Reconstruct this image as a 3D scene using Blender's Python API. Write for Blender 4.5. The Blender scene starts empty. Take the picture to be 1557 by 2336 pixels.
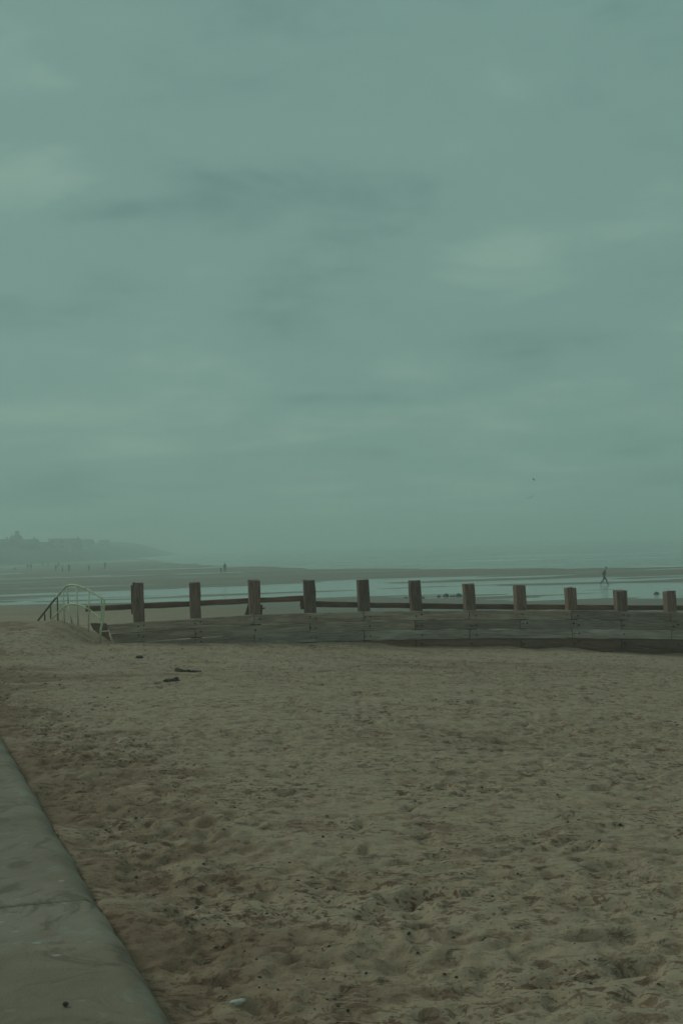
import bpy, bmesh, math, random
import numpy as np
from mathutils import Vector, Matrix

random.seed(7)
rng = np.random.default_rng(11)
scene = bpy.context.scene
C = scene.collection

# ------------------------------------------------------------------ camera
W_PX, H_PX, F_PX = 1557.0, 2336.0, 2600.0
CAM_Z = 2.4
pitch = math.atan(72.6 / F_PX)
roll = math.radians(1.72)
Fv = Vector((0, math.cos(pitch), math.sin(pitch)))
r0 = Vector((1, 0, 0)); u0 = Vector((0, -math.sin(pitch), math.cos(pitch)))
Rv = r0 * math.cos(roll) - u0 * math.sin(roll)
Uv = u0 * math.cos(roll) + r0 * math.sin(roll)
CAM = Vector((0, 0, CAM_Z))
cd = bpy.data.cameras.new('camera'); cam = bpy.data.objects.new('camera', cd); C.objects.link(cam)
cd.sensor_fit = 'VERTICAL'; cd.sensor_height = 36.0; cd.lens = F_PX / H_PX * 36.0
cd.clip_start = 0.1; cd.clip_end = 9000
m = Matrix.Identity(4)
for i in range(3):
    m[i][0] = Rv[i]; m[i][1] = Uv[i]; m[i][2] = -Fv[i]; m[i][3] = CAM[i]
cam.matrix_world = m
scene.camera = cam

def ray(px, py):
    return Fv + Rv * ((px - W_PX / 2) / F_PX) - Uv * ((py - H_PX / 2) / F_PX)
def at(px, py, Y):                      # point of the place at a surveyed distance Y
    d = ray(px, py); return CAM + d * (Y / d.y)
def on(px, py, z):                      # point of the place at a surveyed height z
    d = ray(px, py); return CAM + d * ((z - CAM_Z) / d.z)

# ------------------------------------------------------------------ light
SUN_EL, SUN_AZ = math.radians(38), math.radians(-62)    # azimuth from +Y towards +X
world = bpy.data.worlds.new('World'); scene.world = world; world.use_nodes = True
wn, wl = world.node_tree.nodes, world.node_tree.links
wn.clear()
def N(nt, kind, **kw):
    n = nt.nodes.new(kind)
    for k, v in kw.items():
        if k == 'inp':
            for a, b in v.items(): n.inputs[a].default_value = b
        else: setattr(n, k, v)
    return n
wt = world.node_tree
out = N(wt, 'ShaderNodeOutputWorld'); bg = N(wt, 'ShaderNodeBackground', inp={'Strength': 0.1})
wl.new(bg.outputs[0], out.inputs[0])
sky = N(wt, 'ShaderNodeTexSky', sky_type='NISHITA', sun_disc=False, sun_elevation=SUN_EL, sun_rotation=SUN_AZ,
        air_density=1.0, dust_density=4.0, ozone_density=2.0)
tc = N(wt, 'ShaderNodeTexCoord'); sep = N(wt, 'ShaderNodeSeparateXYZ'); wl.new(tc.outputs['Generated'], sep.inputs[0])
def wmath(op, a, b=None, clamp=False):
    n = N(wt, 'ShaderNodeMath', operation=op, use_clamp=clamp)
    for i, v in enumerate((a, b)):
        if v is None: continue
        if isinstance(v, (int, float)): n.inputs[i].default_value = v
        else: wl.new(v, n.inputs[i])
    return n.outputs[0]
zc = wmath('ADD', wmath('MAXIMUM', sep.outputs[2], 0.0), 0.12)
comb = N(wt, 'ShaderNodeCombineXYZ')
wl.new(wmath('DIVIDE', sep.outputs[0], zc), comb.inputs[0])
wl.new(wmath('DIVIDE', sep.outputs[1], zc), comb.inputs[1])
def wnoise(scale, detail, rough, dist, off, sx=1.0):
    mp = N(wt, 'ShaderNodeMapping'); mp.inputs['Location'].default_value = off; mp.inputs['Scale'].default_value = (sx, 1, 1)
    wl.new(comb.outputs[0], mp.inputs[0])
    n = N(wt, 'ShaderNodeTexNoise', inp={'Scale': scale, 'Detail': detail, 'Roughness': rough, 'Distortion': dist})
    wl.new(mp.outputs[0], n.inputs['Vector']); return n.outputs['Fac']
n1 = wnoise(0.85, 4, 0.52, 0.35, (3.1, 1.7, 0.4), 0.8)
n2 = wnoise(2.6, 4, 0.55, 0.2, (9.1, 4.3, 2.0), 0.75)
mpd = N(wt, 'ShaderNodeMapping'); mpd.inputs['Scale'].default_value = (1.0, 1.0, 2.3); wl.new(tc.outputs['Generated'], mpd.inputs[0])
nd = N(wt, 'ShaderNodeTexNoise', inp={'Scale': 5.5, 'Detail': 4, 'Roughness': 0.58, 'Distortion': 0.4}); wl.new(mpd.outputs[0], nd.inputs['Vector'])
nw = N(wt, 'ShaderNodeTexNoise', inp={'Scale': 8.0, 'Detail': 4, 'Roughness': 0.66}); wl.new(mpd.outputs[0], nw.inputs['Vector'])
nws = N(wt, 'ShaderNodeSeparateColor'); wl.new(nw.outputs['Color'], nws.inputs[0])
wx = wmath('ADD', sep.outputs[0], wmath('MULTIPLY', wmath('SUBTRACT', nws.outputs[0], 0.5), 0.16))
wz_ = wmath('ADD', sep.outputs[2], wmath('MULTIPLY', wmath('SUBTRACT', nws.outputs[1], 0.5), 0.075))
cl = wmath('ADD', wmath('ADD', wmath('MULTIPLY', n1, 0.40), wmath('MULTIPLY', n2, 0.22)), wmath('MULTIPLY', nd.outputs['Fac'], 0.38))
# breaks and darker masses of the cloud deck ahead: centre and half-size in the picture, strength
ahead = wmath('GREATER_THAN', sep.outputs[1], 0.0)
for (bx, by, bw, bh, amp) in ((30, 400, 260, 62, .12), (240, 468, 120, 44, -.15), (650, 330, 520, 170, -.05), (1160, 650, 360, 90, .08),
                              (1410, 575, 190, 60, -.07), (1060, 965, 700, 48, .13), (780, 880, 1500, 330, .035), (250, 1035, 300, 26, .02), (230, 730, 300, 45, -.05), (1000, 890, 560, 28, -.05)):
    dv = ray(bx, by).normalized(); k_ = 1.0 / F_PX
    ax = wmath('DIVIDE', wmath('SUBTRACT', wx, dv.x), bw * k_); az = wmath('DIVIDE', wmath('SUBTRACT', wz_, dv.z), bh * k_)
    r2 = wmath('ADD', wmath('MULTIPLY', ax, ax), wmath('MULTIPLY', az, az))
    wgt = wmath('MULTIPLY', wmath('POWER', 2.718, wmath('MULTIPLY', wmath('POWER', r2, 1.7), -1.0)), ahead)
    cl = wmath('ADD', cl, wmath('MULTIPLY', wgt, amp * 0.5))
ramp = N(wt, 'ShaderNodeValToRGB'); wl.new(cl, ramp.inputs[0])
ramp.color_ramp.interpolation = 'EASE'
ramp.color_ramp.elements[0].position = 0.36; ramp.color_ramp.elements[0].color = (0.132, 0.245, 0.218, 1)
ramp.color_ramp.elements[1].position = 0.66; ramp.color_ramp.elements[1].color = (0.232, 0.362, 0.304, 1)
e = ramp.color_ramp.elements.new(0.5); e.color = (0.176, 0.304, 0.266, 1)
SKY_GAIN = 10.0
gain = N(wt, 'ShaderNodeVectorMath', operation='SCALE'); gain.inputs['Scale'].default_value = SKY_GAIN
wl.new(ramp.outputs[0], gain.inputs[0])
mix = N(wt, 'ShaderNodeMix', data_type='RGBA'); mix.inputs[0].default_value = 0.97
wl.new(sky.outputs[0], mix.inputs[6]); wl.new(gain.outputs[0], mix.inputs[7])
wl.new(mix.outputs[2], bg.inputs['Color'])

sl = bpy.data.lights.new('sun', 'SUN'); sun = bpy.data.objects.new('sun', sl); C.objects.link(sun)
sl.energy = 0.9; sl.angle = math.radians(15); sl.color = (0.74, 1.0, 0.86)
sd = Vector((math.sin(SUN_AZ) * math.cos(SUN_EL), math.cos(SUN_AZ) * math.cos(SUN_EL), math.sin(SUN_EL)))
sun.rotation_euler = sd.to_track_quat('Z', 'Y').to_euler(); sun.location = (0, 0, 60)

vs = scene.view_settings
vs.view_transform = 'Standard'; vs.look = 'None'; vs.exposure = 0.0; vs.gamma = 1.0; vs.use_curve_mapping = False
scene.cycles.max_bounces = 4; scene.cycles.volume_bounces = 1
scene.cycles.filter_width = 1.6

# ------------------------------------------------------------------ helpers
def tag(o, label=None, cat=None, group=None, kind=None):
    if label: o['label'] = label
    if cat: o['category'] = cat
    if group: o['group'] = group
    if kind: o['kind'] = kind
    return o
def link(name, me, mat=None, parent=None):
    o = bpy.data.objects.new(name, me); C.objects.link(o)
    if mat and not me.materials: me.materials.append(mat)
    if parent: o.parent = parent
    return o
def empty(name, loc=(0, 0, 0), rz=0):
    o = bpy.data.objects.new(name, None); C.objects.link(o)
    o.location = loc; o.rotation_euler = (0, 0, rz); o.empty_display_size = 0.2
    return o
def obj(name, bm, mat, parent=None, smooth=False):
    me = bpy.data.meshes.new(name); bm.to_mesh(me); bm.free()
    if smooth:
        for p in me.polygons: p.use_smooth = True
    return link(name, me, mat, parent)
def hexa(corners):                      # 8 corners: bottom 4 ccw then top 4
    bm = bmesh.new(); v = [bm.verts.new(c) for c in corners]
    for f in ((3, 2, 1, 0), (4, 5, 6, 7), (0, 1, 5, 4), (1, 2, 6, 5), (2, 3, 7, 6), (3, 0, 4, 7)):
        bm.faces.new([v[i] for i in f])
    return bm
def bevel(bm, w, seg=1):
    bmesh.ops.bevel(bm, geom=bm.edges[:], offset=w, segments=seg, affect='EDGES', profile=0.6); return bm
def tube_bm(pts, r, n=10, bm=None, closed_ends=True):
    bm = bm or bmesh.new(); pts = [Vector(p) for p in pts]; rings = []
    for i, p in enumerate(pts):
        t = (pts[min(i + 1, len(pts) - 1)] - pts[max(i - 1, 0)]).normalized()
        a = Vector((0, 0, 1)) if abs(t.z) < 0.9 else Vector((1, 0, 0))
        e1 = t.cross(a).normalized(); e2 = t.cross(e1).normalized()
        rr = r[i] if isinstance(r, (list, tuple)) else r
        rings.append([bm.verts.new(p + (e1 * math.cos(2 * math.pi * k / n) + e2 * math.sin(2 * math.pi * k / n)) * rr) for k in range(n)])
    for a, b in zip(rings, rings[1:]):
        for k in range(n): bm.faces.new((a[k], a[(k + 1) % n], b[(k + 1) % n], b[k]))
    if closed_ends: bm.faces.new(rings[0][::-1]); bm.faces.new(rings[-1])
    return bm
def spline(pts, n=6):                   # catmull-rom
    P = [Vector(p) for p in pts]; P = [P[0] * 2 - P[1]] + P + [P[-1] * 2 - P[-2]]; o = []
    for i in range(1, len(P) - 2):
        for k in range(n):
            t = k / n; a, b, c, d = P[i - 1], P[i], P[i + 1], P[i + 2]
            o.append(0.5 * ((2 * b) + (c - a) * t + (2 * a - 5 * b + 4 * c - d) * t * t + (3 * b - a - 3 * c + d) * t ** 3))
    o.append(P[-2]); return o

# numpy value noise
_tab = rng.random((256, 256))
def vnoise(x, y):
    xi = np.floor(x).astype(np.int64); yi = np.floor(y).astype(np.int64)
    fx = x - xi; fy = y - yi
    fx = fx * fx * fx * (fx * (fx * 6 - 15) + 10); fy = fy * fy * fy * (fy * (fy * 6 - 15) + 10)
    a = _tab[xi & 255, yi & 255]; b = _tab[(xi + 1) & 255, yi & 255]
    c = _tab[xi & 255, (yi + 1) & 255]; d = _tab[(xi + 1) & 255, (yi + 1) & 255]
    return (a * (1 - fx) + b * fx) * (1 - fy) + (c * (1 - fx) + d * fx) * fy - 0.5
def fbm(x, y, o=4, g=0.5):
    s = 0; a = 1.0
    for k in range(o):
        s = s + a * vnoise(x * 2 ** k + 17.3 * k, y * 2 ** k + 9.1 * k); a *= g
    return s
def sstep(a, b, x):
    t = np.clip((x - a) / (b - a), 0, 1); return t * t * (3 - 2 * t)

# ------------------------------------------------------------------ materials
def material(name):
    mt = bpy.data.materials.new(name); mt.use_nodes = True
    nt = mt.node_tree; b = nt.nodes['Principled BSDF']
    return mt, nt, b
class G:                                # small node-graph helper
    def __init__(s, nt): s.nt = nt
    def val(s, n, i, v):
        if isinstance(v, (int, float)): n.inputs[i].default_value = v
        elif isinstance(v, tuple): n.inputs[i].default_value = v
        else: s.nt.links.new(v, n.inputs[i])
    def math(s, op, a, b=None, clamp=False):
        n = N(s.nt, 'ShaderNodeMath', operation=op, use_clamp=clamp); s.val(n, 0, a)
        if b is not None: s.val(n, 1, b)
        return n.outputs[0]
    def mapr(s, v, a, b, c=0.0, d=1.0, smooth=False):
        n = N(s.nt, 'ShaderNodeMapRange', interpolation_type='SMOOTHSTEP' if smooth else 'LINEAR')
        s.val(n, 0, v)
        for i, x in enumerate((a, b, c, d)): n.inputs[i + 1].default_value = x
        return n.outputs[0]
    def mix(s, f, a, b, mode='MIX'):
        n = N(s.nt, 'ShaderNodeMix', data_type='RGBA', blend_type=mode)
        s.val(n, 0, f); s.val(n, 6, a); s.val(n, 7, b); return n.outputs[2]
    def coords(s, kind='Object', scale=(1, 1, 1), loc=(0, 0, 0)):
        if kind == 'Position': o = N(s.nt, 'ShaderNodeNewGeometry').outputs['Position']
        else: o = N(s.nt, 'ShaderNodeTexCoord').outputs[kind]
        mp = N(s.nt, 'ShaderNodeMapping'); mp.inputs['Scale'].default_value = scale; mp.inputs['Location'].default_value = loc
        s.nt.links.new(o, mp.inputs[0]); return mp.outputs[0]
    def noise(s, vec, scale, detail=4, rough=0.55, dist=0.0):
        n = N(s.nt, 'ShaderNodeTexNoise', inp={'Scale': scale, 'Detail': detail, 'Roughness': rough, 'Distortion': dist})
        s.nt.links.new(vec, n.inputs['Vector']); return n.outputs['Fac']
    def bump(s, h, strength, dist, b):
        n = N(s.nt, 'ShaderNodeBump', inp={'Strength': strength, 'Distance': dist}); s.nt.links.new(h, n.inputs['Height'])
        s.nt.links.new(n.outputs[0], b.inputs['Normal'])
def c4(r, g, b): return (r, g, b, 1.0)

WATER_Z = -2.5
def mat_sand():
    mt, nt, b = material('sand'); g = G(nt)
    pos = g.coords('Position')
    sp = N(nt, 'ShaderNodeSeparateXYZ'); nt.links.new(pos, sp.inputs[0])
    big = g.noise(g.coords('Position', (0.10, 0.32, 0.3)), 1.0, 5, 0.6, 0.6)
    mid = g.noise(g.coords('Position', (1.0, 1.5, 1.0), (5, 2, 0)), 1.7, 5, 0.65, 0.4)
    fine = g.noise(pos, 60, 3, 0.7)
    grit = g.noise(pos, 260, 2, 0.6)
    dry = g.mix(g.mapr(mid, 0.3, 0.7), c4(0.395, 0.250, 0.176), c4(0.465, 0.312, 0.232))
    damp = g.mix(g.mapr(mid, 0.35, 0.7), c4(0.215, 0.116, 0.078), c4(0.32, 0.19, 0.135))
    f = g.math('ADD', g.math('MULTIPLY', big, 0.55), g.math('MULTIPLY', mid, 0.45))
    # trodden, turned-over damp sand in the strip along the foot of the wall
    s = g.math('ADD', g.math('MULTIPLY', sp.outputs[0], 0.93), g.math('MULTIPLY', sp.outputs[1], 0.366))
    strip = g.math('MULTIPLY', g.mapr(s, 1.0, 3.8, 0.105, 0.0, True), 1.0)
    f = g.math('ADD', f, strip)
    dampf = g.mapr(f, 0.51, 0.635, 0, 1, True)
    col = g.mix(dampf, dry, damp)
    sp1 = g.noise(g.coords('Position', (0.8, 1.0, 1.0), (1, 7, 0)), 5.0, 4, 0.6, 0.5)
    col = g.mix(g.mapr(sp1, 0.53, 0.66, 0, 0.55, True), col, c4(0.19, 0.092, 0.060))  # damp brown spots that also paint the shade of footprint pits into the colour
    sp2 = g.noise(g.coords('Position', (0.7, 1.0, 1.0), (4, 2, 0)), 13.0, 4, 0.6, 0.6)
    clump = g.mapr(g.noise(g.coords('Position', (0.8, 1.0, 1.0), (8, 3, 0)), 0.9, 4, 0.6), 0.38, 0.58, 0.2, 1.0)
    col = g.mix(g.math('MULTIPLY', g.mapr(sp2, 0.548, 0.600, 0, 0.85, True), clump), col, c4(0.140, 0.060, 0.040))  # crisp brown flecks, small footprint pits drawn as dark colour
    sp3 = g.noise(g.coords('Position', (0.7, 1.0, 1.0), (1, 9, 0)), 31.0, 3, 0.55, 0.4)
    col = g.mix(g.math('MULTIPLY', g.mapr(sp3, 0.575, 0.625, 0, 0.8, True), clump), col, c4(0.130, 0.056, 0.038))  # finer specks of the same painted pit shade
    col = g.mix(g.mapr(grit, 0.35, 0.75, 0.0, 0.30), col, c4(0.20, 0.13, 0.09))
    # wet flat near the water level
    wz = g.math('ADD', sp.outputs[2], g.math('MULTIPLY', g.math('SUBTRACT', mid, 0.5), 0.10))
    wet = g.mapr(wz, WATER_Z + 0.30, WATER_Z + 0.03, 0, 1, True)
    wetb = g.mapr(wz, WATER_Z + 1.5, WATER_Z + 0.3, 0, 0.5, True)
    col = g.mix(wetb, col, c4(0.21, 0.14, 0.10))
    col = g.mix(wet, col, c4(0.165, 0.105, 0.074))
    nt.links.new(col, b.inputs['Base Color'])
    nt.links.new(g.mapr(wet, 0, 1, 0.95, 0.5), b.inputs['Roughness'])
    nt.links.new(g.mapr(wet, 0, 1, 0.12, 0.3), b.inputs['Specular IOR Level'])
    vo = N(nt, 'ShaderNodeTexVoronoi', inp={'Scale': 6.0, 'Randomness': 1.0}); nt.links.new(g.coords('Position', (0.8, 1.1, 0.0)), vo.inputs['Vector'])
    sc_ = N(nt, 'ShaderNodeSeparateColor'); nt.links.new(vo.outputs['Color'], sc_.inputs[0])
    pitd = g.math('ADD', vo.outputs['Distance'], g.math('MULTIPLY', g.math('SUBTRACT', sp2, 0.5), 0.9))
    pit = g.math('MULTIPLY', g.mapr(pitd, 0.40, 0.0, 0, 1, True), g.mapr(sc_.outputs[0], 0.35, 0.85))
    h = g.math('ADD', g.math('MULTIPLY', fine, 0.15), g.math('MULTIPLY', g.noise(g.coords('Position', (0.75, 1, 1)), 8, 4, 0.5), 0.7))
    h = g.math('SUBTRACT', h, g.math('MULTIPLY', pit, 1.0))
    g.bump(h, 1.0, 0.05, b)
    return mt
def mat_water(name, scale, strength, rough, foam):
    mt, nt, b = material(name); g = G(nt)
    pos = g.coords('Position', scale)
    h = g.noise(pos, 1.0, 5, 0.6, 0.3)
    b.inputs['Base Color'].default_value = c4(0.045, 0.055, 0.048) if foam else c4(0.26, 0.23, 0.20)
    b.inputs['Roughness'].default_value = rough; b.inputs['IOR'].default_value = 1.33 if foam else 1.45
    g.bump(h, strength, 0.3, b)
    if foam:
        fm = g.noise(g.coords('Position', (0.012, 0.075, 1), (3, 1, 0)), 1.0, 6, 0.62, 0.8)
        sp = N(nt, 'ShaderNodeSeparateXYZ'); nt.links.new(g.coords('Position'), sp.inputs[0])
        near = g.mapr(sp.outputs[1], 800, 200, 0.0, 0.9)
        fac = g.math('MULTIPLY', g.mapr(fm, 0.47, 0.60, 0, 1, True), near)
        nt.links.new(g.mix(fac, c4(0.10, 0.11, 0.095), c4(0.72, 0.74, 0.72)), b.inputs['Base Color'])
        nt.links.new(g.mapr(fac, 0, 1, rough, 0.9), b.inputs['Roughness'])
    return mt
def mat_wood(name, ca, cb, pale, pale_amt, grain=(1, 14, 14), scale=2.2):
    mt, nt, b = material(name); g = G(nt)
    oi = N(nt, 'ShaderNodeObjectInfo')
    pos = N(nt, 'ShaderNodeTexCoord').outputs['Object']
    mp = N(nt, 'ShaderNodeMapping'); mp.inputs['Scale'].default_value = grain
    nt.links.new(pos, mp.inputs[0])
    cv = N(nt, 'ShaderNodeCombineXYZ')
    for i in range(3): nt.links.new(g.math('MULTIPLY', oi.outputs['Random'], 31.0 + 7 * i), cv.inputs[i])
    nt.links.new(cv.outputs[0], mp.inputs['Location'])
    gr = g.noise(mp.outputs[0], scale, 6, 0.65, 0.5)
    mp2 = N(nt, 'ShaderNodeMapping'); mp2.inputs['Scale'].default_value = tuple(max(0.6, q * 0.3) for q in grain); nt.links.new(pos, mp2.inputs[0]); nt.links.new(cv.outputs[0], mp2.inputs['Location'])
    st = g.noise(mp2.outputs[0], 1.3, 5, 0.6, 0.6)
    col = g.mix(g.mapr(gr, 0.36, 0.64), ca, cb)
    col = g.mix(g.math('MULTIPLY', g.mapr(st, 0.47, 0.66, 0, 1, True), pale_amt), col, pale)
    br = g.math('ADD', g.math('MULTIPLY', oi.outputs['Random'], 0.45), 0.75)
    sc = N(nt, 'ShaderNodeVectorMath', operation='SCALE'); nt.links.new(col, sc.inputs[0]); nt.links.new(br, sc.inputs['Scale'])
    nt.links.new(sc.outputs[0], b.inputs['Base Color'])
    b.inputs['Roughness'].default_value = 0.85; b.inputs['Specular IOR Level'].default_value = 0.25
    g.bump(gr, 0.6, 0.02, b)
    return mt
def mat_concrete():
    mt, nt, b = material('concrete'); g = G(nt)
    pos = g.coords('Position')
    a = g.noise(pos, 0.9, 6, 0.6, 0.4); f = g.noise(pos, 7, 5, 0.65); gr = g.noise(pos, 120, 3, 0.7)
    col = g.mix(g.mapr(a, 0.38, 0.62), c4(0.195, 0.112, 0.070), c4(0.31, 0.205, 0.155))
    col = g.mix(g.mapr(f, 0.45, 0.75, 0, 0.5), col, c4(0.22, 0.145, 0.088))
    # drifted sand film and pale worn aggregate / droppings
    vo = N(nt, 'ShaderNodeTexVoronoi', inp={'Scale': 9.0, 'Randomness': 1.0}); nt.links.new(g.coords('Position', (0.7, 1.2, 1)), vo.inputs['Vector'])
    wob = g.math('ADD', vo.outputs['Distance'], g.math('MULTIPLY', g.noise(pos, 40, 3, 0.6), 0.16))
    sepc = N(nt, 'ShaderNodeSeparateColor'); nt.links.new(vo.outputs['Color'], sepc.inputs[0])
    spot = g.math('MULTIPLY', g.mapr(wob, 0.27, 0.19, 0, 1), g.mapr(sepc.outputs[0], 0.6, 1.0, 0, 0.7))
    crk = g.noise(g.coords('Position', (1, 1, 1), (3, 8, 1)), 2.6, 7, 0.7, 1.2)
    col = g.mix(g.mapr(crk, 0.51, 0.62, 0, 0.8, True), col, c4(0.135, 0.074, 0.044))
    col = g.mix(g.mapr(crk, 0.44, 0.34, 0, 0.45, True), col, c4(0.30, 0.27, 0.22))
    col = g.mix(spot, col, c4(0.42, 0.42, 0.38))
    col = g.mix(g.mapr(gr, 0.4, 0.75, 0, 0.4), col, c4(0.08, 0.075, 0.06))
    nt.links.new(col, b.inputs['Base Color'])
    b.inputs['Roughness'].default_value = 0.62; b.inputs['Specular IOR Level'].default_value = 0.4
    g.bump(g.math('ADD', g.math('MULTIPLY', gr, 0.5), f), 0.7, 0.012, b)
    return mt
def mat_plain(name, col, rough=0.8, var=0.35, scale=6.0, spec=0.3, bumpd=0.0, metallic=0.0):
    mt, nt, b = material(name); g = G(nt)
    n = g.noise(g.coords('Object'), scale, 5, 0.6)
    d = tuple(q * (1 - var) for q in col); l = tuple(min(1, q * (1 + var)) for q in col)
    nt.links.new(g.mix(g.mapr(n, 0.3, 0.7), c4(*d), c4(*l)), b.inputs['Base Color'])
    b.inputs['Roughness'].default_value = rough; b.inputs['Specular IOR Level'].default_value = spec; b.inputs['Metallic'].default_value = metallic
    if bumpd: g.bump(n, 0.7, bumpd, b)
    return mt
def mat_rail():
    mt, nt, b = material('painted_rail'); g = G(nt); pos = g.coords('Position')
    n = g.noise(pos, 5, 5, 0.65)
    nt.links.new(g.mix(g.mapr(n, 0.56, 0.70), c4(0.55, 0.58, 0.40), c4(0.20, 0.15, 0.09)), b.inputs['Base Color'])
    b.inputs['Roughness'].default_value = 0.5
    return mt

M = dict(
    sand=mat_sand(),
    pool=mat_water('pool_water', (0.9, 2.2, 1), 0.16, 0.10, False),
    sea=mat_water('sea_water', (0.10, 0.28, 1), 0.35, 0.16, True),
    post=mat_wood('post_timber', c4(0.105, 0.057, 0.046), c4(0.275, 0.160, 0.130), c4(0.30, 0.20, 0.155), 0.4, (14, 14, 1.2)),
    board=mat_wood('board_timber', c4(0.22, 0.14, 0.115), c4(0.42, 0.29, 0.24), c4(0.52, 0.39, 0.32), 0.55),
    pale=mat_wood('pale_board_timber', c4(0.27, 0.19, 0.16), c4(0.46, 0.35, 0.30), c4(0.60, 0.49, 0.42), 0.7),
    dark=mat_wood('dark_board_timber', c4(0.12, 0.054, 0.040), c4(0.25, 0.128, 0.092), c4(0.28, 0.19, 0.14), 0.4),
    iron=mat_plain('rusty_iron', (0.05, 0.032, 0.024), 0.85, 0.4, 30),
    concrete=mat_concrete(),
    rail=mat_rail(),
    rail_dark=mat_plain('dark_rail', (0.13, 0.10, 0.065), 0.75, 0.5, 9),  # darker tone for the left uprights and lower left of the top rail
    drift=mat_plain('driftwood_bark', (0.06, 0.045, 0.035), 0.9, 0.5, 14, 0.2, 0.01),
    weed=mat_plain('seaweed', (0.035, 0.026, 0.018), 0.6, 0.5, 25, 0.4, 0.005),
    pebble=mat_plain('dark_pebble', (0.05, 0.045, 0.04), 0.7, 0.4, 20),
    white=mat_plain('white_litter', (0.50, 0.44, 0.40), 0.6, 0.15, 12, 0.3, 0.01),
    rock=mat_plain('weedy_rock', (0.05, 0.047, 0.038), 0.8, 0.5, 4, 0.3, 0.04),
    hill=mat_plain('headland_grass', (0.050, 0.060, 0.036), 0.95, 0.5, 0.05),
    house=mat_plain('render_wall', (0.42, 0.38, 0.33), 0.9, 0.12, 0.6),
    brick=mat_plain('brick_wall', (0.22, 0.14, 0.10), 0.9, 0.2, 0.8),
    roof=mat_plain('slate_roof', (0.075, 0.07, 0.07), 0.8, 0.25, 1.0),
    glass=mat_plain('window_glass', (0.03, 0.035, 0.04), 0.12, 0.1, 1.0, 0.5),
    skin=mat_plain('skin', (0.42, 0.27, 0.20), 0.6, 0.1, 8),
    hair=mat_plain('hair', (0.03, 0.022, 0.016), 0.7, 0.3, 30),
    shoe=mat_plain('shoe', (0.03, 0.028, 0.026), 0.6, 0.2, 8),
    bird=mat_plain('bird_plumage', (0.07, 0.07, 0.07), 0.8, 0.3, 8),
)
CLOTH = [mat_plain('cloth_%s' % n, c, 0.9, 0.2, 7) for n, c in (
    ('charcoal', (0.065, 0.050, 0.044)), ('navy', (0.025, 0.03, 0.05)), ('brown', (0.07, 0.045, 0.03)),
    ('grey', (0.10, 0.10, 0.10)), ('olive', (0.05, 0.055, 0.03)), ('maroon', (0.09, 0.025, 0.025)))]

# ------------------------------------------------------------------ terrain
K_G = 0.19; Y_G0 = 31.18                # groyne line: Y = Y_G0 + K_G * X
def y_groyne(X): return Y_G0 + K_G * X
WD = Vector((-0.3657, 0.9307, 0))       # direction of the sea wall
WN = Vector((0.9307, 0.3657, 0))        # seaward normal
def f_s(s):
    return np.interp(s, [-60, 0, 3, 5.2, 11.1, 14.1, 17.9, 21, 27, 40], [0.25, 0.10, 0.06, 0.01, -0.345, -0.50, -0.775, -1.07, -1.6, -2.42])
U_T = [-0.6, -0.30, -0.184, -0.068, 0.008, 0.16, 0.28, 0.6]
YN_T = [116, 114, 112, 99, 96, 90, 88, 84]
YF_T = [116, 119, 131, 143, 157, 146, 136, 125]
US_T = [-2.0, -0.30, -0.20, -0.145, -0.105, -0.03, 0.047, 0.20, 0.28, 0.6]
YS_T = [2500, 1700, 800, 380, 305, 238, 208, 174, 168, 150]
def base_height(X, Y):
    s = 0.9307 * X + 0.3657 * Y
    yg = y_groyne(X); d = Y - yg
    z = f_s(s)
    Yc = np.maximum(Y, 20.0); u = X / Yc
    # wind-blown bank banked up past the landward end of the groyne
    bank = 0.60 * sstep(-6.2, -7.7, X) * np.exp(-((Y - 30.6) / 3.0) ** 2) * (0.55 + 0.45 * sstep(-16, -9, X))
    z = z + bank
    side = sstep(-6.6, -6.0, X)
    z = z - 0.28 * sstep(0.0, 0.5, d) * side
    yn = np.interp(u, U_T, YN_T); yf = np.interp(u, U_T, YF_T); ys = np.interp(u, US_T, YS_T)
    t = np.clip(d / (yn - 2 - yg), 0, 1)
    zf = z * (1 - t ** 0.85) + (WATER_Z + 0.03) * t ** 0.85
    z = np.where(d > 0, np.maximum(zf, WATER_Z + 0.02), z)
    # runnel (standing water), bar, sea bed
    streak = fbm(X * 0.014 + 0.01 * Y, Y * 0.085 + 3.3 - 0.008 * X, 5, 0.68)
    flat = WATER_Z + 0.02 - 0.050 * sstep(yn - 4, yn + 6, Y) + 0.12 * sstep(yf - 7, yf + 9, Y) + 0.25 * streak * sstep(60, 95, Y)
    flat = flat + 0.06 * fbm(X * 0.01, Y * 0.03 + 8, 3) * sstep(150, 200, Y)
    sea = sstep(ys - 6, ys + 40, Y)
    flat = flat * (1 - sea) + (WATER_Z - 1.6) * sea
    bar = sstep(0.215, 0.26, u) * np.exp(-((Y - 203) / 7.0) ** 2)
    flat = flat + bar * 1.25 * sstep(180, 200, Y)
    w = sstep(yn - 16, yn - 1, Y)
    return z * (1 - w) + flat * w
def wall_s(X, Y): return 0.9307 * X + 0.3657 * Y

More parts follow.
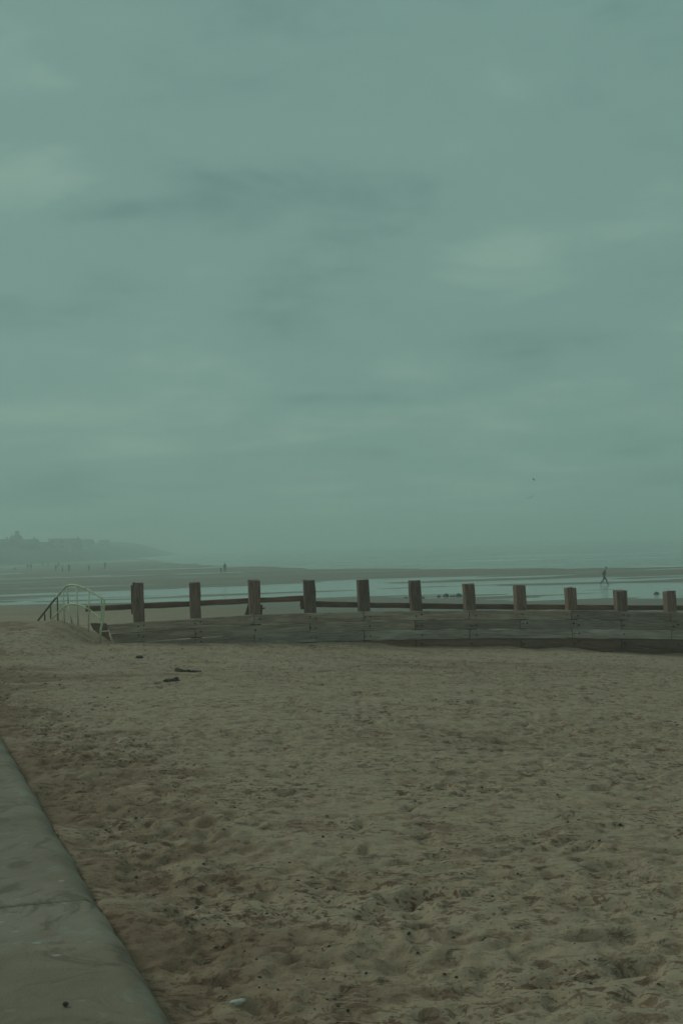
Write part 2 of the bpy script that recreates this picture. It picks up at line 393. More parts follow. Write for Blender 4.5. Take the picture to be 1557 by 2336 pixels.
def steps(a, b, f):
    o = [a]
    while o[-1] < b: o.append(o[-1] + f(o[-1]))
    return o
xc = 0.8
half = steps(0, 4600, lambda r: 0.031 if r < 4.2 else (0.0076 * r if r < 12 else 0.0076 * 12 * (r / 12) ** 1.0 * (1 + min(3.2, (r - 12) / 10))))
xs = np.array([xc - v for v in half[:0:-1]] + [xc + v for v in half])
ysr = steps(4.2, 9.0, lambda y: 0.027) 
ysr += steps(ysr[-1] + 0.03, 36.0, lambda y: 0.0034 * y)
ysr += steps(ysr[-1] + 0.14, 210, lambda y: 0.0085 * y)
ysr += steps(ysr[-1] + 2, 4600, lambda y: 0.035 * y)
back = [4.2 - v for v in steps(0.1, 60, lambda r: 0.1 + 0.12 * r)]
ys_ = np.array(back[::-1] + ysr)
X, Y = np.meshgrid(xs, ys_)
Z = base_height(X, Y)
near = sstep(60, 34, Y) * sstep(45, 25, np.abs(X))
Z = Z + near * (0.05 * fbm(X * 0.35, Y * 0.5, 3) + 0.010 * fbm(X * 1.7 + 5, Y * 2.3, 3) + 0.012 * fbm(X * 5.2, Y * 6.1 + 2, 3))
Dg = y_groyne(X) - 0.1 - Y
Z = Z + 0.26 * np.clip(fbm(X * 0.45 + 3, Y * 0.2, 3) + 0.08, -0.12, 0.5) * np.exp(-(Dg / 0.7) ** 2) * sstep(-0.4, 0.0, Dg) * sstep(-6.5, -5.0, X)
Sw = 0.9307 * X + 0.3657 * Y
Z = Z + near * (0.16 * (fbm(X * 1.1 + 2, Y * 1.1, 4) + 0.08)) * np.exp(-((Sw - 1.25) / 0.42) ** 2)
# footprints and scuffed hollows trodden into the dry sand
def stamp(cx, cy, a, bq, ang, depth, rim):
    R = max(a, bq) * 2.3
    i0, i1 = np.searchsorted(ys_, (cy - R, cy + R)); j0, j1 = np.searchsorted(xs, (cx - R, cx + R))
    if i1 - i0 < 2 or j1 - j0 < 2: return
    dx = X[i0:i1, j0:j1] - cx; dy = Y[i0:i1, j0:j1] - cy
    c, s = math.cos(ang), math.sin(ang)
    p = (dx * c + dy * s) / a; q = (-dx * s + dy * c) / bq
    r = np.sqrt(p * p + q * q)
    Z[i0:i1, j0:j1] += -depth * np.exp(-(r ** 5.0)) + rim * np.exp(-((r - 1.45) / 0.36) ** 2) * (0.6 + 0.4 * p / np.maximum(r, 0.2))
groyne_clear = lambda x, y: y < y_groyne(x) - 0.5
# walking trails
for k in range(16):
    x, y = rng.uniform(-7, 12), rng.uniform(4, 30); hd = rng.normal(0.25, 0.9) + (math.pi if rng.random() < 0.5 else 0)
    for st in range(rng.integers(14, 44)):
        hd += rng.normal(0, 0.06); x += 0.66 * math.cos(hd); y += 0.66 * math.sin(hd)
        if not groyne_clear(x, y) or y < 3.8 or wall_s(x, y) < 1.7: continue
        sd_ = 0.11 if st % 2 else -0.11
        d = rng.uniform(0.025, 0.055)
        stamp(x - math.sin(hd) * sd_, y + math.cos(hd) * sd_, rng.uniform(0.11, 0.15), rng.uniform(0.04, 0.06), hd + rng.normal(0, 0.15), d, d * rng.uniform(0.15, 0.4))
# random scuffs
for k in range(9000):
    y = 4 + 26 * rng.random() ** 1.35; x = rng.uniform(-0.36 * y - 1.5, 0.36 * y + 1.5)
    if not groyne_clear(x, y) or wall_s(x, y) < 1.45: continue
    if vnoise(np.array([x * .55]), np.array([y * .7]))[0] < -.12 and rng.random() < .75: continue
    sz = rng.choice([0.022, 0.035, 0.05, 0.075], p=[0.30, 0.33, 0.27, 0.10]) * rng.uniform(0.8, 1.3) * (1 + 0.012 * y)
    d = sz * rng.uniform(0.2, 0.55)
    stamp(x, y, sz * rng.uniform(1.2, 2.6), sz, rng.normal(0, 0.5), d, d * rng.uniform(0, 0.4))
# churned strip along the wall foot
for k in range(1500):
    t = 3.5 + 24 * rng.random(); s = 1.42 + abs(rng.normal(0, 0.8))
    p = WD * t + WN * s; sz = rng.choice([0.025, 0.04, 0.06]) * rng.uniform(0.8, 1.3); d = sz * rng.uniform(0.25, 0.5)
    if groyne_clear(p.x, p.y): stamp(p.x, p.y, sz * rng.uniform(1, 1.7), sz, rng.uniform(0, 3.1), d, d * 0.35)
Zg = Z.copy()
# keep the sheet below the promenade slabs
S = wall_s(X, Y); Tw = -0.3657 * X + 0.9307 * Y
Z = Z - 1.1 * sstep(1.18, 0.95, S) * sstep(50, 44, Tw)
ny, nx = X.shape
co = np.stack([X, Y, Z], -1).reshape(-1, 3).astype(np.float32)
idx = np.arange(ny * nx).reshape(ny, nx)
quads = np.stack([idx[:-1, :-1], idx[:-1, 1:], idx[1:, 1:], idx[1:, :-1]], -1).reshape(-1, 4).astype(np.int32)
def mesh_np(name, co, quads):
    me = bpy.data.meshes.new(name); nq = len(quads)
    me.vertices.add(len(co)); me.vertices.foreach_set('co', co.astype(np.float32).ravel())
    me.loops.add(nq * 4); me.loops.foreach_set('vertex_index', quads.ravel())
    me.polygons.add(nq); me.polygons.foreach_set('loop_start', np.arange(0, nq * 4, 4, dtype=np.int32))
    me.polygons.foreach_set('loop_total', np.full(nq, 4, dtype=np.int32))
    me.polygons.foreach_set('use_smooth', np.ones(nq, dtype=bool))
    me.update(); me.validate(); return me
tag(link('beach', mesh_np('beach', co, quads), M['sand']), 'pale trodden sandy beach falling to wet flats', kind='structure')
def ground(x, y):
    i = min(max(np.searchsorted(ys_, y), 1), ny - 1); j = min(max(np.searchsorted(xs, x), 1), nx - 1)
    fy = (y - ys_[i - 1]) / (ys_[i] - ys_[i - 1]); fx = (x - xs[j - 1]) / (xs[j] - xs[j - 1])
    return float((Zg[i - 1, j - 1] * (1 - fx) + Zg[i - 1, j] * fx) * (1 - fy) + (Zg[i, j - 1] * (1 - fx) + Zg[i, j] * fx) * fy)
def on_ground(px, py):                  # where the line of sight meets the beach
    d = ray(px, py); t = 3.0
    while t < 3000:
        p = CAM + d * t
        if p.z <= ground(p.x, p.y): return p
        t *= 1.004
    return p

# ------------------------------------------------------------------ water
us = np.linspace(-2.0, 2.0, 161)
ymid = np.array([0.5 * (np.interp(u, U_T, YF_T) + min(np.interp(u, US_T, YS_T), np.interp(u, U_T, YF_T) + 90)) for u in us])
def strip(name, y0, y1, n, mat, pw=1.0):
    rows = []
    for k in range(n + 1):
        t = (k / n) ** pw
        yy = y0 * (1 - t) + y1 * t
        rows.append(np.stack([us * yy, yy, np.full_like(us, WATER_Z)], -1))
    co = np.concatenate(rows); w = len(us); id_ = np.arange((n + 1) * w).reshape(n + 1, w)
    q = np.stack([id_[:-1, :-1], id_[:-1, 1:], id_[1:, 1:], id_[1:, :-1]], -1).reshape(-1, 4).astype(np.int32)
    return link(name, mesh_np(name, co, q), mat)
tag(strip('tidal_pool_water', np.full_like(us, 60.0), ymid, 4, M['pool']), 'shallow standing water on the flats', kind='structure')
tag(strip('sea', ymid, np.full_like(us, 4300.0), 20, M['sea'], 3.0), 'flat grey sea', kind='structure')

# ------------------------------------------------------------------ sea wall of concrete slabs
WALL_TOP = 0.25; S_EDGE = 1.19; RAD = 0.18
root = empty('sea_wall', (WN * S_EDGE) + Vector((0, 0, WALL_TOP)))
tag(root, 'grey concrete sea wall with rounded edge in the left foreground', 'sea wall')
# local frame: root at the wall's outer edge; child verts in world offset
def slab(t0, t1):
    prof = [(-6.0, -1.0), (-6.0, 0.0)]
    for q in np.linspace(-2.2, -RAD, 10): prof.append((q, 0.006 * math.sin(q * 2.1)))
    for a in np.linspace(80, 8, 9): prof.append((-RAD + RAD * math.cos(math.radians(a)), -RAD + RAD * math.sin(math.radians(a))))
    prof += [(0.01, -RAD - 0.02), (0.10, -1.0)]
    bm = bmesh.new(); rings = []
    ch = 0.003
    ts = [t0, t0 + ch] + list(np.linspace(t0 + 0.05, t1 - 0.05, 40)) + [t1 - ch, t1]
    for i, t in enumerate(ts):
        ins = ch if i in (0, len(ts) - 1) else 0.0
        ring = []
        for (s, z) in prof:
            wob = 0.006 * math.sin(t * 3.1 + s) + 0.022 * float(fbm(np.array([t * 4.0]), np.array([s * 6.0 + 3]), 3)[0])
            p = WD * (t - 0.18 * max(s, -3.0)) + WN * (s - ins * (s > -0.3) + wob * (s > -1)) + Vector((0, 0, z - ins + 0.003 * math.sin(t * 2.3)))
            ring.append(bm.verts.new(p))
        rings.append(ring)
    n = len(prof)
    for a, b in zip(rings, rings[1:]):
        for k in range(n): bm.faces.new((a[k], a[(k + 1) % n], b[(k + 1) % n], b[k]))
    bm.faces.new(rings[0][::-1]); bm.faces.new(rings[-1]); bmesh.ops.recalc_face_normals(bm, faces=bm.faces[:])
    o = obj('slab', bm, M['concrete'], root, True)
    return o
pj = on_ground(240, 2085)
T_J = pj.x * WD.x + pj.y * WD.y
pj2 = on_ground(122, 1880)
DT = (pj2.x * WD.x + pj2.y * WD.y) - T_J
print('JOINT', T_J, DT, wall_s(pj.x, pj.y), wall_s(pj2.x, pj2.y), [wall_s(*on_ground(a, b).xy) for a, b in ((380, 2336), (0, 1690))])
for a, b in ((-3, -2), (-2, -1), (-1, 0), (0, 1), (1, 3.2), (3.2, 5.4), (5.4, 7.6), (7.6, 9.8), (9.8, 12)):
    slab(T_J + a * DT + 0.005, T_J + b * DT - 0.005)

# ------------------------------------------------------------------ groyne
groyne = empty('groyne', (at(250, 1462, y_groyne(-6.2))))
tag(groyne, 'long weathered timber groyne of square posts, rails and planking crossing the beach', 'groyne')
gi = groyne.location.copy()
GD = Vector((1, K_G, 0)).normalized(); GN = Vector((-GD.y, GD.x, 0))      # along, and away from camera
def g_at(px, py, off=0.0):              # point on the groyne plane (off metres behind its line)
    d = ray(px, py); o0 = Vector((0, Y_G0, 0)) + GN * off
    t = (o0 - CAM).dot(GN) / d.dot(GN); return CAM + d * t
def gobj(name, bm, mat, parent=None, smooth=False):
    o = obj(name, bm, mat, parent or groyne, smooth); o.matrix_parent_inverse = Matrix.Identity(4); return o
posts = [(315, 1329, 0.0), (444, 1329, .1), (578.5, 1323.5, .4), (704, 1323, 1.2), (827, 1323, .6), (944, 1325, 2.0), (1067, 1332, 1.8),
         (1183, 1335, 1.0), (1299, 1341, .8), (1412.5, 1347.5, .5), (1525, 1349, .3), (1636, 1353, .6), (1745, 1358, .2)]
PW = 0.30
base_pts = []
for k, (px, py, lean) in enumerate(posts):
    top = g_at(px, py, PW / 2)
    ln = math.tan(math.radians(lean))
    zb = f_s(wall_s(top.x, top.y)) - 0.6
    h = top.z - zb
    bot = Vector((top.x + ln * h, top.y, zb))
    w = PW / 2 * random.uniform(0.95, 1.04)
    # object origin at its foot, local z up so that the grain follows the post
    rot = Matrix.Rotation(math.atan(K_G) + math.radians(random.uniform(-3, 3)), 4, 'Z')
    bm = bmesh.new(); nseg = 7; rings = []
    for i in range(nseg + 1):
        t = i / nseg; c = Vector((-ln * h * t, 0, h * t)); ww = w * (1 + 0.02 * math.sin(5 * t + k))
        cut = 0.025
        ring = []
        for (a, b) in ((-1, -1 + cut * 6), (-1 + cut * 6, -1), (1 - cut * 6, -1), (1, -1 + cut * 6), (1, 1 - cut * 6), (1 - cut * 6, 1), (-1 + cut * 6, 1), (-1, 1 - cut * 6)):
            ring.append(bm.verts.new(c + rot.to_3x3() @ Vector((a * ww + random.uniform(-.009, .009), b * ww + random.uniform(-.009, .009), random.uniform(-.022, .022) if i == nseg else 0))))
        rings.append(ring)
    for a, b in zip(rings, rings[1:]):
        for q in range(8): bm.faces.new((a[q], a[(q + 1) % 8], b[(q + 1) % 8], b[q]))
    bm.faces.new(rings[-1])
    # slightly worn, domed top
    cv = bmesh.ops.poke(bm, faces=[bm.faces[-1]] if False else [f for f in bm.faces if len(f.verts) == 8])
    for v in cv['verts']: v.co.z += random.uniform(0.0, 0.02)
    o = gobj('post', bm, M['post']); o.location = bot - gi
    base_pts.append(top)

tops = [(243, 1424), (315, 1416), (444, 1409), (578, 1402), (704, 1398), (827, 1395), (944, 1393), (1067, 1392.5), (1183, 1391.5),
        (1299, 1392), (1412, 1394), (1525, 1396), (1636, 1399), (1745, 1403)]
TH = 0.09
def board(p0, p1, h, th, off, mat, name='plank', slant0=0.0, slant1=0.0, seg=8):
    # p0,p1: top edge ends on the groyne line; board hangs h below, front face off metres in front
    L = (p1 - p0).length; d = (p1 - p0).normalized()
    bm = bmesh.new(); rings = []
    for i in range(seg + 1):
        t = i / seg; x = L * t
        j = lambda a=.011: random.uniform(-a, a)
        s0 = slant0 * (1 - t) + slant1 * t
        ring = [Vector((x + s0, -th / 2, -h + j())), Vector((x + s0, th / 2, -h + j())), Vector((x, th / 2, j())), Vector((x, -th / 2 + j(.003), j()))]
        rings.append([bm.verts.new(v) for v in ring])
    for a, b in zip(rings, rings[1:]):
        for q in range(4): bm.faces.new((a[q], a[(q + 1) % 4], b[(q + 1) % 4], b[q]))
    bm.faces.new(rings[0][::-1]); bm.faces.new(rings[-1])
    bmesh.ops.recalc_face_normals(bm, faces=bm.faces[:])
    eds = [e for e in bm.edges if len(e.link_faces) == 2 and e.calc_face_angle(0) > 0.9]
    bmesh.ops.bevel(bm, geom=eds, offset=0.010, segments=1, affect='EDGES')
    o = gobj(name, bm, mat)
    yv = Vector((0, 0, 1)).cross(d).normalized(); zv = d.cross(yv)
    mt = Matrix.Identity(4)
    for i in range(3): mt[i][0] = d[i]; mt[i][1] = yv[i]; mt[i][2] = zv[i]
    mt.translation = p0 - GN * (off + th / 2) - gi
    o.matrix_local = mt
    return o
BH = 0.255
for row in range(5):
    i = 0
    first = True
    while i < len(tops) - 1:
        n = 1 if (first and row % 2) else 2
        n = 2 if not first else (2 if row % 2 else 3)
        j = min(len(tops) - 1, i + n)
        p0 = g_at(*tops[i]) ; p1 = g_at(*tops[j])
        # sub-split keeps the sag of the top edge
        dz = Vector((0, 0, -row * (BH + 0.008)))
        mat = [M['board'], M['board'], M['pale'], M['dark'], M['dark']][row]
        if row == 1 and i >= 7: mat = M['pale'] if i == 7 or i == 8 else M['board']
        if row == 2 and i < 3: mat = M['board']
        sl = 0.10 if i == 0 else 0.0
        a = 0.012 if i else 0.0
        board(p0 + GD * a + dz + (GD * sl * row), p1 - GD * 0.004 + dz, BH, TH, 0.0 + [0.0, -0.012, 0.010, -0.02, -0.035][row] + random.uniform(-.006, .006), mat, slant0=sl, seg=6 * n)
        i = j; first = False
# bolts through planking into each post
for k, (px, py, lean) in enumerate(posts):
    tp = Vector(base_pts[k]); 
    zt = np.interp(tp.x, [g_at(*q).x for q in tops], [g_at(*q).z for q in tops])
    for row in range(4):
        for sgn in (-1, 1):
            if random.random() < 0.3: continue
            c = tp - GN * (PW / 2 + TH + 0.0) + GD * (sgn * 0.07 + random.uniform(-.012, .012) + 0.05); c.z = zt - row * (BH + .008) - BH / 2 + random.uniform(-.03, .03)
            if c.z < f_s(wall_s(c.x, c.y)) + 0.05: continue
            bm = bmesh.new()
            bmesh.ops.create_cone(bm, cap_ends=True, segments=8, radius1=0.024, radius2=0.018, depth=0.05)
            o = gobj('bolt', bm, M['iron']); o.rotation_euler = (math.pi / 2, 0, math.atan(K_G)); o.location = c - GN * 0.008 - gi
# rails behind the posts
rails = [((195, 1383), (446, 1371)), ((446, 1370.5), (712, 1358)), ((685, 1371.5), (946, 1376)), ((946, 1376.5), (1185, 1379)), ((1185, 1379), (1414, 1380.5)), ((1414, 1381), (1640, 1381.5)), ((1640, 1382), (1750, 1383))]
for a, b in rails:
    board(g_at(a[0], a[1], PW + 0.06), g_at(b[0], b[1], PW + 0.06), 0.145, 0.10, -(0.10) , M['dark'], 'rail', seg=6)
# broken stub and brace behind the third post
def quadprism(pts, off, th, mat, name):
    f = [g_at(x, y, off) for x, y in pts]; bm = hexa([f[0], f[1], f[1] + GN * th, f[0] + GN * th, f[3], f[2], f[2] + GN * th, f[3] + GN * th])
    bmesh.ops.recalc_face_normals(bm, faces=bm.faces[:]); bevel(bm, 0.012)
    for v in bm.verts: v.co -= f[0]
    o = gobj(name, bm, mat); o.location = f[0] - gi
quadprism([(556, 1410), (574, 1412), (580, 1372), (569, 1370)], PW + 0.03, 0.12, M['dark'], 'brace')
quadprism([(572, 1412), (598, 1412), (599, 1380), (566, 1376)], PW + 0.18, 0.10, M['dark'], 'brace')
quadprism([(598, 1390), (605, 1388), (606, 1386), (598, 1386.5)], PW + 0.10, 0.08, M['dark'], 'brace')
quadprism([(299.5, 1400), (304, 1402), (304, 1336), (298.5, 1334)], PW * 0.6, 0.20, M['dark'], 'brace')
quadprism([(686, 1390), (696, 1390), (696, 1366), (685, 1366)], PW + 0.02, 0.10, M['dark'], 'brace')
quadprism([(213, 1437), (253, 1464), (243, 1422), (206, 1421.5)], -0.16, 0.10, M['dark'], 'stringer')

# ------------------------------------------------------------------ handrail over the buried steps
hr = empty('handrail'); tag(hr, 'pale green bent-tube handrail arching over sand-covered steps at the groyne end', 'handrail')
zx = lambda x, y: (60 + x / 3.8925, 1290 + y / 3.8925)
def hp(x, y):                           # the railing stands on a line turned slightly from the groyne
    px, py = zx(x, y); return at(px, py, 30.9 - (x - 100) / 600 * 1.5)
foot = hp(450, 510); hr.location = foot
def hobj(name, pts, r, mat=None):
    bm = tube_bm([p - foot for p in pts], r, 10); return obj(name, bm, mat or M['rail'], hr, True)
top = spline([hp(*p) for p in ((105, 490), (155, 425), (210, 355), (265, 288), (320, 222), (352, 190), (395, 173), (440, 177), (500, 194), (560, 222), (630, 263), (693, 304))], 5)
hobj('top_rail', top[:16], 0.028, M['rail_dark'])
hobj('top_rail', top[15:] + [hp(692, 340), hp(682, 480), hp(664, 560), hp(655, 690)], 0.028)
mid = spline([hp(*p) for p in ((212, 495), (245, 455), (285, 415), (340, 366), (390, 345), (455, 346), (530, 374), (600, 422), (668, 482))], 5)
hobj('middle_rail', mid, 0.024)
for a, b in (((163, 414), (168, 505)), ((217, 345), (219, 505)), ((277, 275), (283, 510)), ((330, 214), (341, 510)), ((362, 186), (376, 345)), ((376, 345), (407, 515)), ((447, 179), (462, 530)), ((558, 222), (554, 590)), ((664, 284), (676, 480))):
    hobj('upright', [hp(*a), hp(*b)], 0.020, M['rail_dark'] if a[0] < 300 else None)
hobj('ground_rail', [hp(378, 510), hp(408, 506)], 0.016)
hobj('ground_rail', [hp(662, 585), hp(742, 583)], 0.014)

# ------------------------------------------------------------------ people
def person_mesh(name, joints, edges, radii, extra=None):
    me = bpy.data.meshes.new(name + '_skel')
    me.from_pydata([Vector(j) for j in joints], edges, [])
    o = bpy.data.objects.new('skel', me); C.objects.link(o)
    md = o.modifiers.new('skin', 'SKIN'); md.use_smooth_shade = True
    for i, r in enumerate(radii):
        sv = me.skin_vertices[0].data[i]; sv.radius = r if isinstance(r, tuple) else (r, r); sv.use_root = (i == 0)
    o.modifiers.new('sub', 'SUBSURF').levels = 2
    dg = bpy.context.evaluated_depsgraph_get(); ev = o.evaluated_get(dg)
    res = bpy.data.meshes.new_from_object(ev); res.name = name
    bpy.data.objects.remove(o); bpy.data.meshes.remove(me)
    return res
def make_person(pose='walk', jacket=0, trousers=0, pockets=True, lean=0.05, stride=0.32):
    # faces +X, up +Z, height about 1.75
    hip, sh, nk = 0.92, 1.42, 1.50
    lx = lean
    J = [(0, 0, hip)]; R = [(0.16, 0.15)]; E = []
    def add(p, r, parent): J.append(p); R.append(r); E.append((parent, len(J) - 1)); return len(J) - 1
    w = add((lx * .4, 0, 1.08), (0.16, 0.15), 0); c = add((lx, 0, 1.30), (0.18, 0.16), w); n0 = add((lx * 1.4, 0, 1.45), (0.08, 0.08), c)
    n1 = add((lx * 1.9 + .01, 0, 1.54), (0.055, 0.055), n0); h0 = add((lx * 2.3 + .03, 0, 1.63), (0.085, 0.078), n1); h1 = add((lx * 2.4 + .025, 0, 1.70), (0.078, 0.07), h0)
    for s in (-1, 1):
        hj = add((0, s * .09, .88), 0.11, 0)
        st = stride * s if pose == 'walk' else 0.03 * s
        kx = st * .55 + (.07 if st > 0 else .10 if pose == 'walk' else 0.02)
        fx = st * 1.15 if st > 0 else st * 1.25
        fz = 0.09 if (st > 0 or pose != 'walk') else 0.15
        k = add((kx, s * .09, .49), 0.08, hj); cf = add(((kx + fx) / 2 - .02, s * .09, .32), 0.072, k); a = add((fx, s * .09, fz), 0.045, cf)
        add((fx + (.15 if fz < .1 else .12), s * .095, 0.035 if fz < .1 else 0.04), 0.038, a)
        sj = add((lx * 1.1, s * .19, 1.40), 0.068, c)
        if pockets:
            e = add((lx * .2 - .10, s * .27, 1.13), 0.055, sj); add((lx * .2 + .07, s * .19, 0.95), 0.05, e)
        else:
            sw = -st * 0.7
            e = add((lx + sw * .4 - .03, s * .25, 1.13), 0.05, sj); wr = add((lx + sw * .9 + .04, s * .26, .90), 0.034, e)
            hd = add((lx + sw + .06, s * .262, .83), 0.034, wr)
            for q in range(4):
                f1 = add((lx + sw + .045 + .018 * q, s * .265, .775 - .004 * abs(q - 1.5)), 0.010, hd); add((lx + sw + .05 + .018 * q, s * .255, .735 - .004 * abs(q - 1.5)), 0.008, f1)
            add((lx + sw + .105, s * .25, .80), 0.010, hd)
    me = person_mesh('person_body', J, E, R)
    for mt in (CLOTH[trousers], CLOTH[jacket], M['skin'], M['shoe']): me.materials.append(mt)
    for p in me.polygons:
        z = p.center.z; p.use_smooth = True
        p.material_index = 2 if z > 1.50 else (1 if z > 0.84 else (3 if z < 0.10 else 0))
        if not pockets and abs(p.center.y) > .2 and z < 0.92: p.material_index = 2
    # hair cap over the back and crown, nose
    bm = bmesh.new(); bmesh.ops.create_uvsphere(bm, u_segments=12, v_segments=8, radius=1)
    hc = Vector((lx * 2.35 + .02, 0, 1.675))
    for v in bm.verts:
        d = v.co.copy(); v.co = Vector((d.x * .105 - .012, d.y * .092, d.z * .105 + .012)) + hc
    bmesh.ops.delete(bm, geom=[v for v in bm.verts if v.co.z < hc.z - .02 and v.co.x > hc.x - .02], context='VERTS')
    hm = bpy.data.meshes.new('hair'); bm.to_mesh(hm); bm.free(); hm.materials.append(M['hair'])
    for p in hm.polygons: p.use_smooth = True
    nm = bpy.data.meshes.new('nose'); bm = bmesh.new(); bmesh.ops.create_cone(bm, segments=6, radius1=.018, radius2=.006, depth=.045)
    for v in bm.verts: v.co += Vector((lx * 2.3 + .118, 0, 1.635))
    bm.to_mesh(nm); bm.free(); nm.materials.append(M['skin'])
    return me, hm, nm
def place_person(meshes, loc, rz, scale, label, group=None):
    o = link('person', meshes[0]); o.location = loc; o.rotation_euler = (0, 0, rz); o.scale = (scale,) * 3
    tag(o, label, 'person', group)
    for nm, me in (('hair', meshes[1]), ('nose', meshes[2])):
        q = link(nm, me, parent=o)
    return o
walker = make_person('walk', 0, 0, True, 0.10, 0.34)
p = on(1377, 1334, WATER_Z + 0.0); p = Vector((p.x, p.y, WATER_Z - 0.02))
place_person(walker, p, math.radians(4), 1.02, 'person in dark clothes striding right alone across the wet flats')
protos = [make_person('walk', 1, 0, False, 0.05, 0.22), make_person('stand', 2, 1, True, 0.02), make_person('walk', 3, 0, False, 0.06, 0.28), make_person('stand', 5, 1, False, 0.02), make_person('stand', 0, 4, True, 0.03)]
crowd = [(63.5, 1298, 0, 1.2, .95, 'left one of the pair of far figures, slightly shorter, left of the handrail top'),
         (71, 1300, 1, -1.0, 1.05, 'right and taller one of the pair of far figures farthest left on the sand'),
         (98, 1291, 3, 2.0, .95, 'faint small figure between the far pair and the cluster of figures'),
         (110, 1292.5, 2, .3, 1.05, 'slim far figure standing just left of the cluster of figures'),
         (128, 1302, 4, 1.7, .95, 'leftmost figure of the far cluster on the sand'),
         (134, 1294, 0, 2.6, 1.0, 'middle figure of the far cluster, standing farther back'),
         (143, 1305, 1, .2, 1.0, 'rightmost figure of the far cluster, nearest the water'),
         (158, 1304.5, 2, -1.4, 1.1, 'far figure alone just right of the cluster, above the handrail crest'),
         (203, 1304, 3, 1.0, .95, 'far figure alone above the right half of the handrail'),
         (240, 1298, 4, 2.2, 1.05, 'far figure alone midway between handrail and first groyne post'),
         (504.5, 1307.5, 1, 1.5, .62, 'small child-sized figure beside a taller one left of the third groyne post'),
         (513, 1307, 0, -1.3, 1.05, 'dark taller figure beside a small one on the far sand above the groyne'),
         (518, 1291, 2, .4, .95, 'faint figure at the far edge of the sand behind the pair above the groyne')]
for (px, py, k, rz, sc, lb) in crowd:
    g0 = on_ground(px, py); place_person(protos[k], Vector((g0.x, g0.y, ground(g0.x, g0.y) - .01)), rz, sc, lb, 'distant people on the sand')

# ------------------------------------------------------------------ drift, rocks, litter
def lump_mesh(name, seed, sx, sy, sz, mat, rough=.25, sub=2):
    r = random.Random(seed); bm = bmesh.new(); bmesh.ops.create_icosphere(bm, subdivisions=sub, radius=1)
    o = Vector((r.uniform(0, 50), r.uniform(0, 50), 0))
    for v in bm.verts:
        d = v.co.copy(); q = vnoise(np.array([d.x * 1.6 + o.x + d.z]), np.array([d.y * 1.6 + o.y - d.z]))[0] + .5 * vnoise(np.array([d.x * 4 + o.x]), np.array([d.y * 4 + o.y + d.z * 3]))[0]
        k = 1 + q * rough * 2; v.co = Vector((d.x * sx * k, d.y * sy * k, d.z * sz * k))
    me = bpy.data.meshes.new(name); bm.to_mesh(me); bm.free(); me.materials.append(mat)
    for p in me.polygons: p.use_smooth = True
    return me
rocks = [(925, 1365, .30, .16, 'low rock farthest left of the dark rocks behind the sixth groyne post'), (965, 1365.5, .26, .30, 'small upright rock just right of the sixth groyne post'),
         (1000, 1362.5, .30, .22, 'left rock of the row between the sixth and seventh posts'), (1016, 1361.5, .42, .30, 'rounded rock, second in the row between the sixth and seventh posts'),
         (1031, 1361.5, .36, .18, 'flat rock, third in the row between the sixth and seventh posts'), (1046, 1361, .46, .36, 'largest rock beside the seventh groyne post'),
         (1497, 1358, .42, .34, 'dark rock on the wet flat near the right edge, left of the last post')]
for k, (px, py, w, h, lb) in enumerate(rocks):
    w *= .6; h *= .6; g0 = on_ground(px, py); me = lump_mesh('rock', k + 3, w, w * .7, h, M['rock'], .35)
    o = link('rock', me); o.location = (g0.x, g0.y, ground(g0.x, g0.y) + h * .25); tag(o, lb, 'rock', 'dark rocks behind the groyne')
g0 = on_ground(34, 1298); o = link('rock', lump_mesh('rock', 44, .5, .35, .36, M['rock'], .3)); o.location = (g0.x, g0.y, g0.z + .1); tag(o, 'low dark lump on the far sand left of the far figures', 'rock')
# the three dark pieces left of centre
def drift(name, pix, r, mat, label, cat):
    pts = [on_ground(a, b) for a, b in pix]; o0 = pts[0].copy()
    pts = [Vector((q.x, q.y, ground(q.x, q.y) + rr * .55)) for q, rr in zip(pts, r)]
    n = 5; sp_ = spline(pts, n); rr = list(np.interp(np.linspace(0, len(r) - 1, len(sp_)), range(len(r)), r))
    rr = [q * random.uniform(.8, 1.2) for q in rr]
    sp_ = [q + Vector((random.uniform(-.012, .012), random.uniform(-.012, .012), random.uniform(-.01, .01))) for q in sp_]
    bm = tube_bm([q - o0 for q in sp_], rr, 8)
    for v in bm.verts: v.co += Vector((random.uniform(-.006, .006),) * 3)
    o = obj(name, bm, mat, None, True); o.location = o0; tag(o, label, cat); return o
d1 = drift('driftwood', [(404, 1532), (415, 1533), (432, 1534), (446, 1533.5), (458, 1533)], [.045, .03, .026, .02, .01], M['drift'], 'long dark driftwood branch, thick at its left end, lying on the sand', 'driftwood')
d2 = drift('driftwood', [(374, 1557), (382, 1555), (394, 1555), (402, 1553), (409, 1555)], [.015, .028, .028, .036, .01], M['drift'], 'short knobbly dark piece of driftwood nearest of the three', 'driftwood')
d3 = drift('seaweed_clump', [(309, 1503), (314, 1502), (320, 1501), (326, 1502)], [.015, .032, .036, .012], M['weed'], 'small dark clump on the sand below the groyne end', 'seaweed')
g0 = on_ground(545, 2290); o = link('litter', lump_mesh('litter', 91, .036, .022, .017, M['white'], .35, 3)); o.location = (g0.x, g0.y, g0.z + .010); o.rotation_euler = (0, 0, .3)
tag(o, 'small crumpled white scrap on the sand at bottom left', 'litter')
pm = [lump_mesh('pebble', 200 + k, .017, .014, .012, M['pebble'], .2) for k in range(4)]
pebs = [(585, 2193), (1500, 2250), (1356, 2192), (1040, 2232), (1012, 2228), (806, 2078), (736, 1912), (1366, 1924), (1492, 2098), (1145, 2078), (1013, 2228), (1052, 1996), (1288, 2216), (591, 2255), (1098, 1800), (1294, 1878), (1413, 1884), (1415, 1776), (1270, 1814), (952, 2176), (520, 2112), (1180, 2000), (294, 1852), (493, 1833), (310, 1870)]
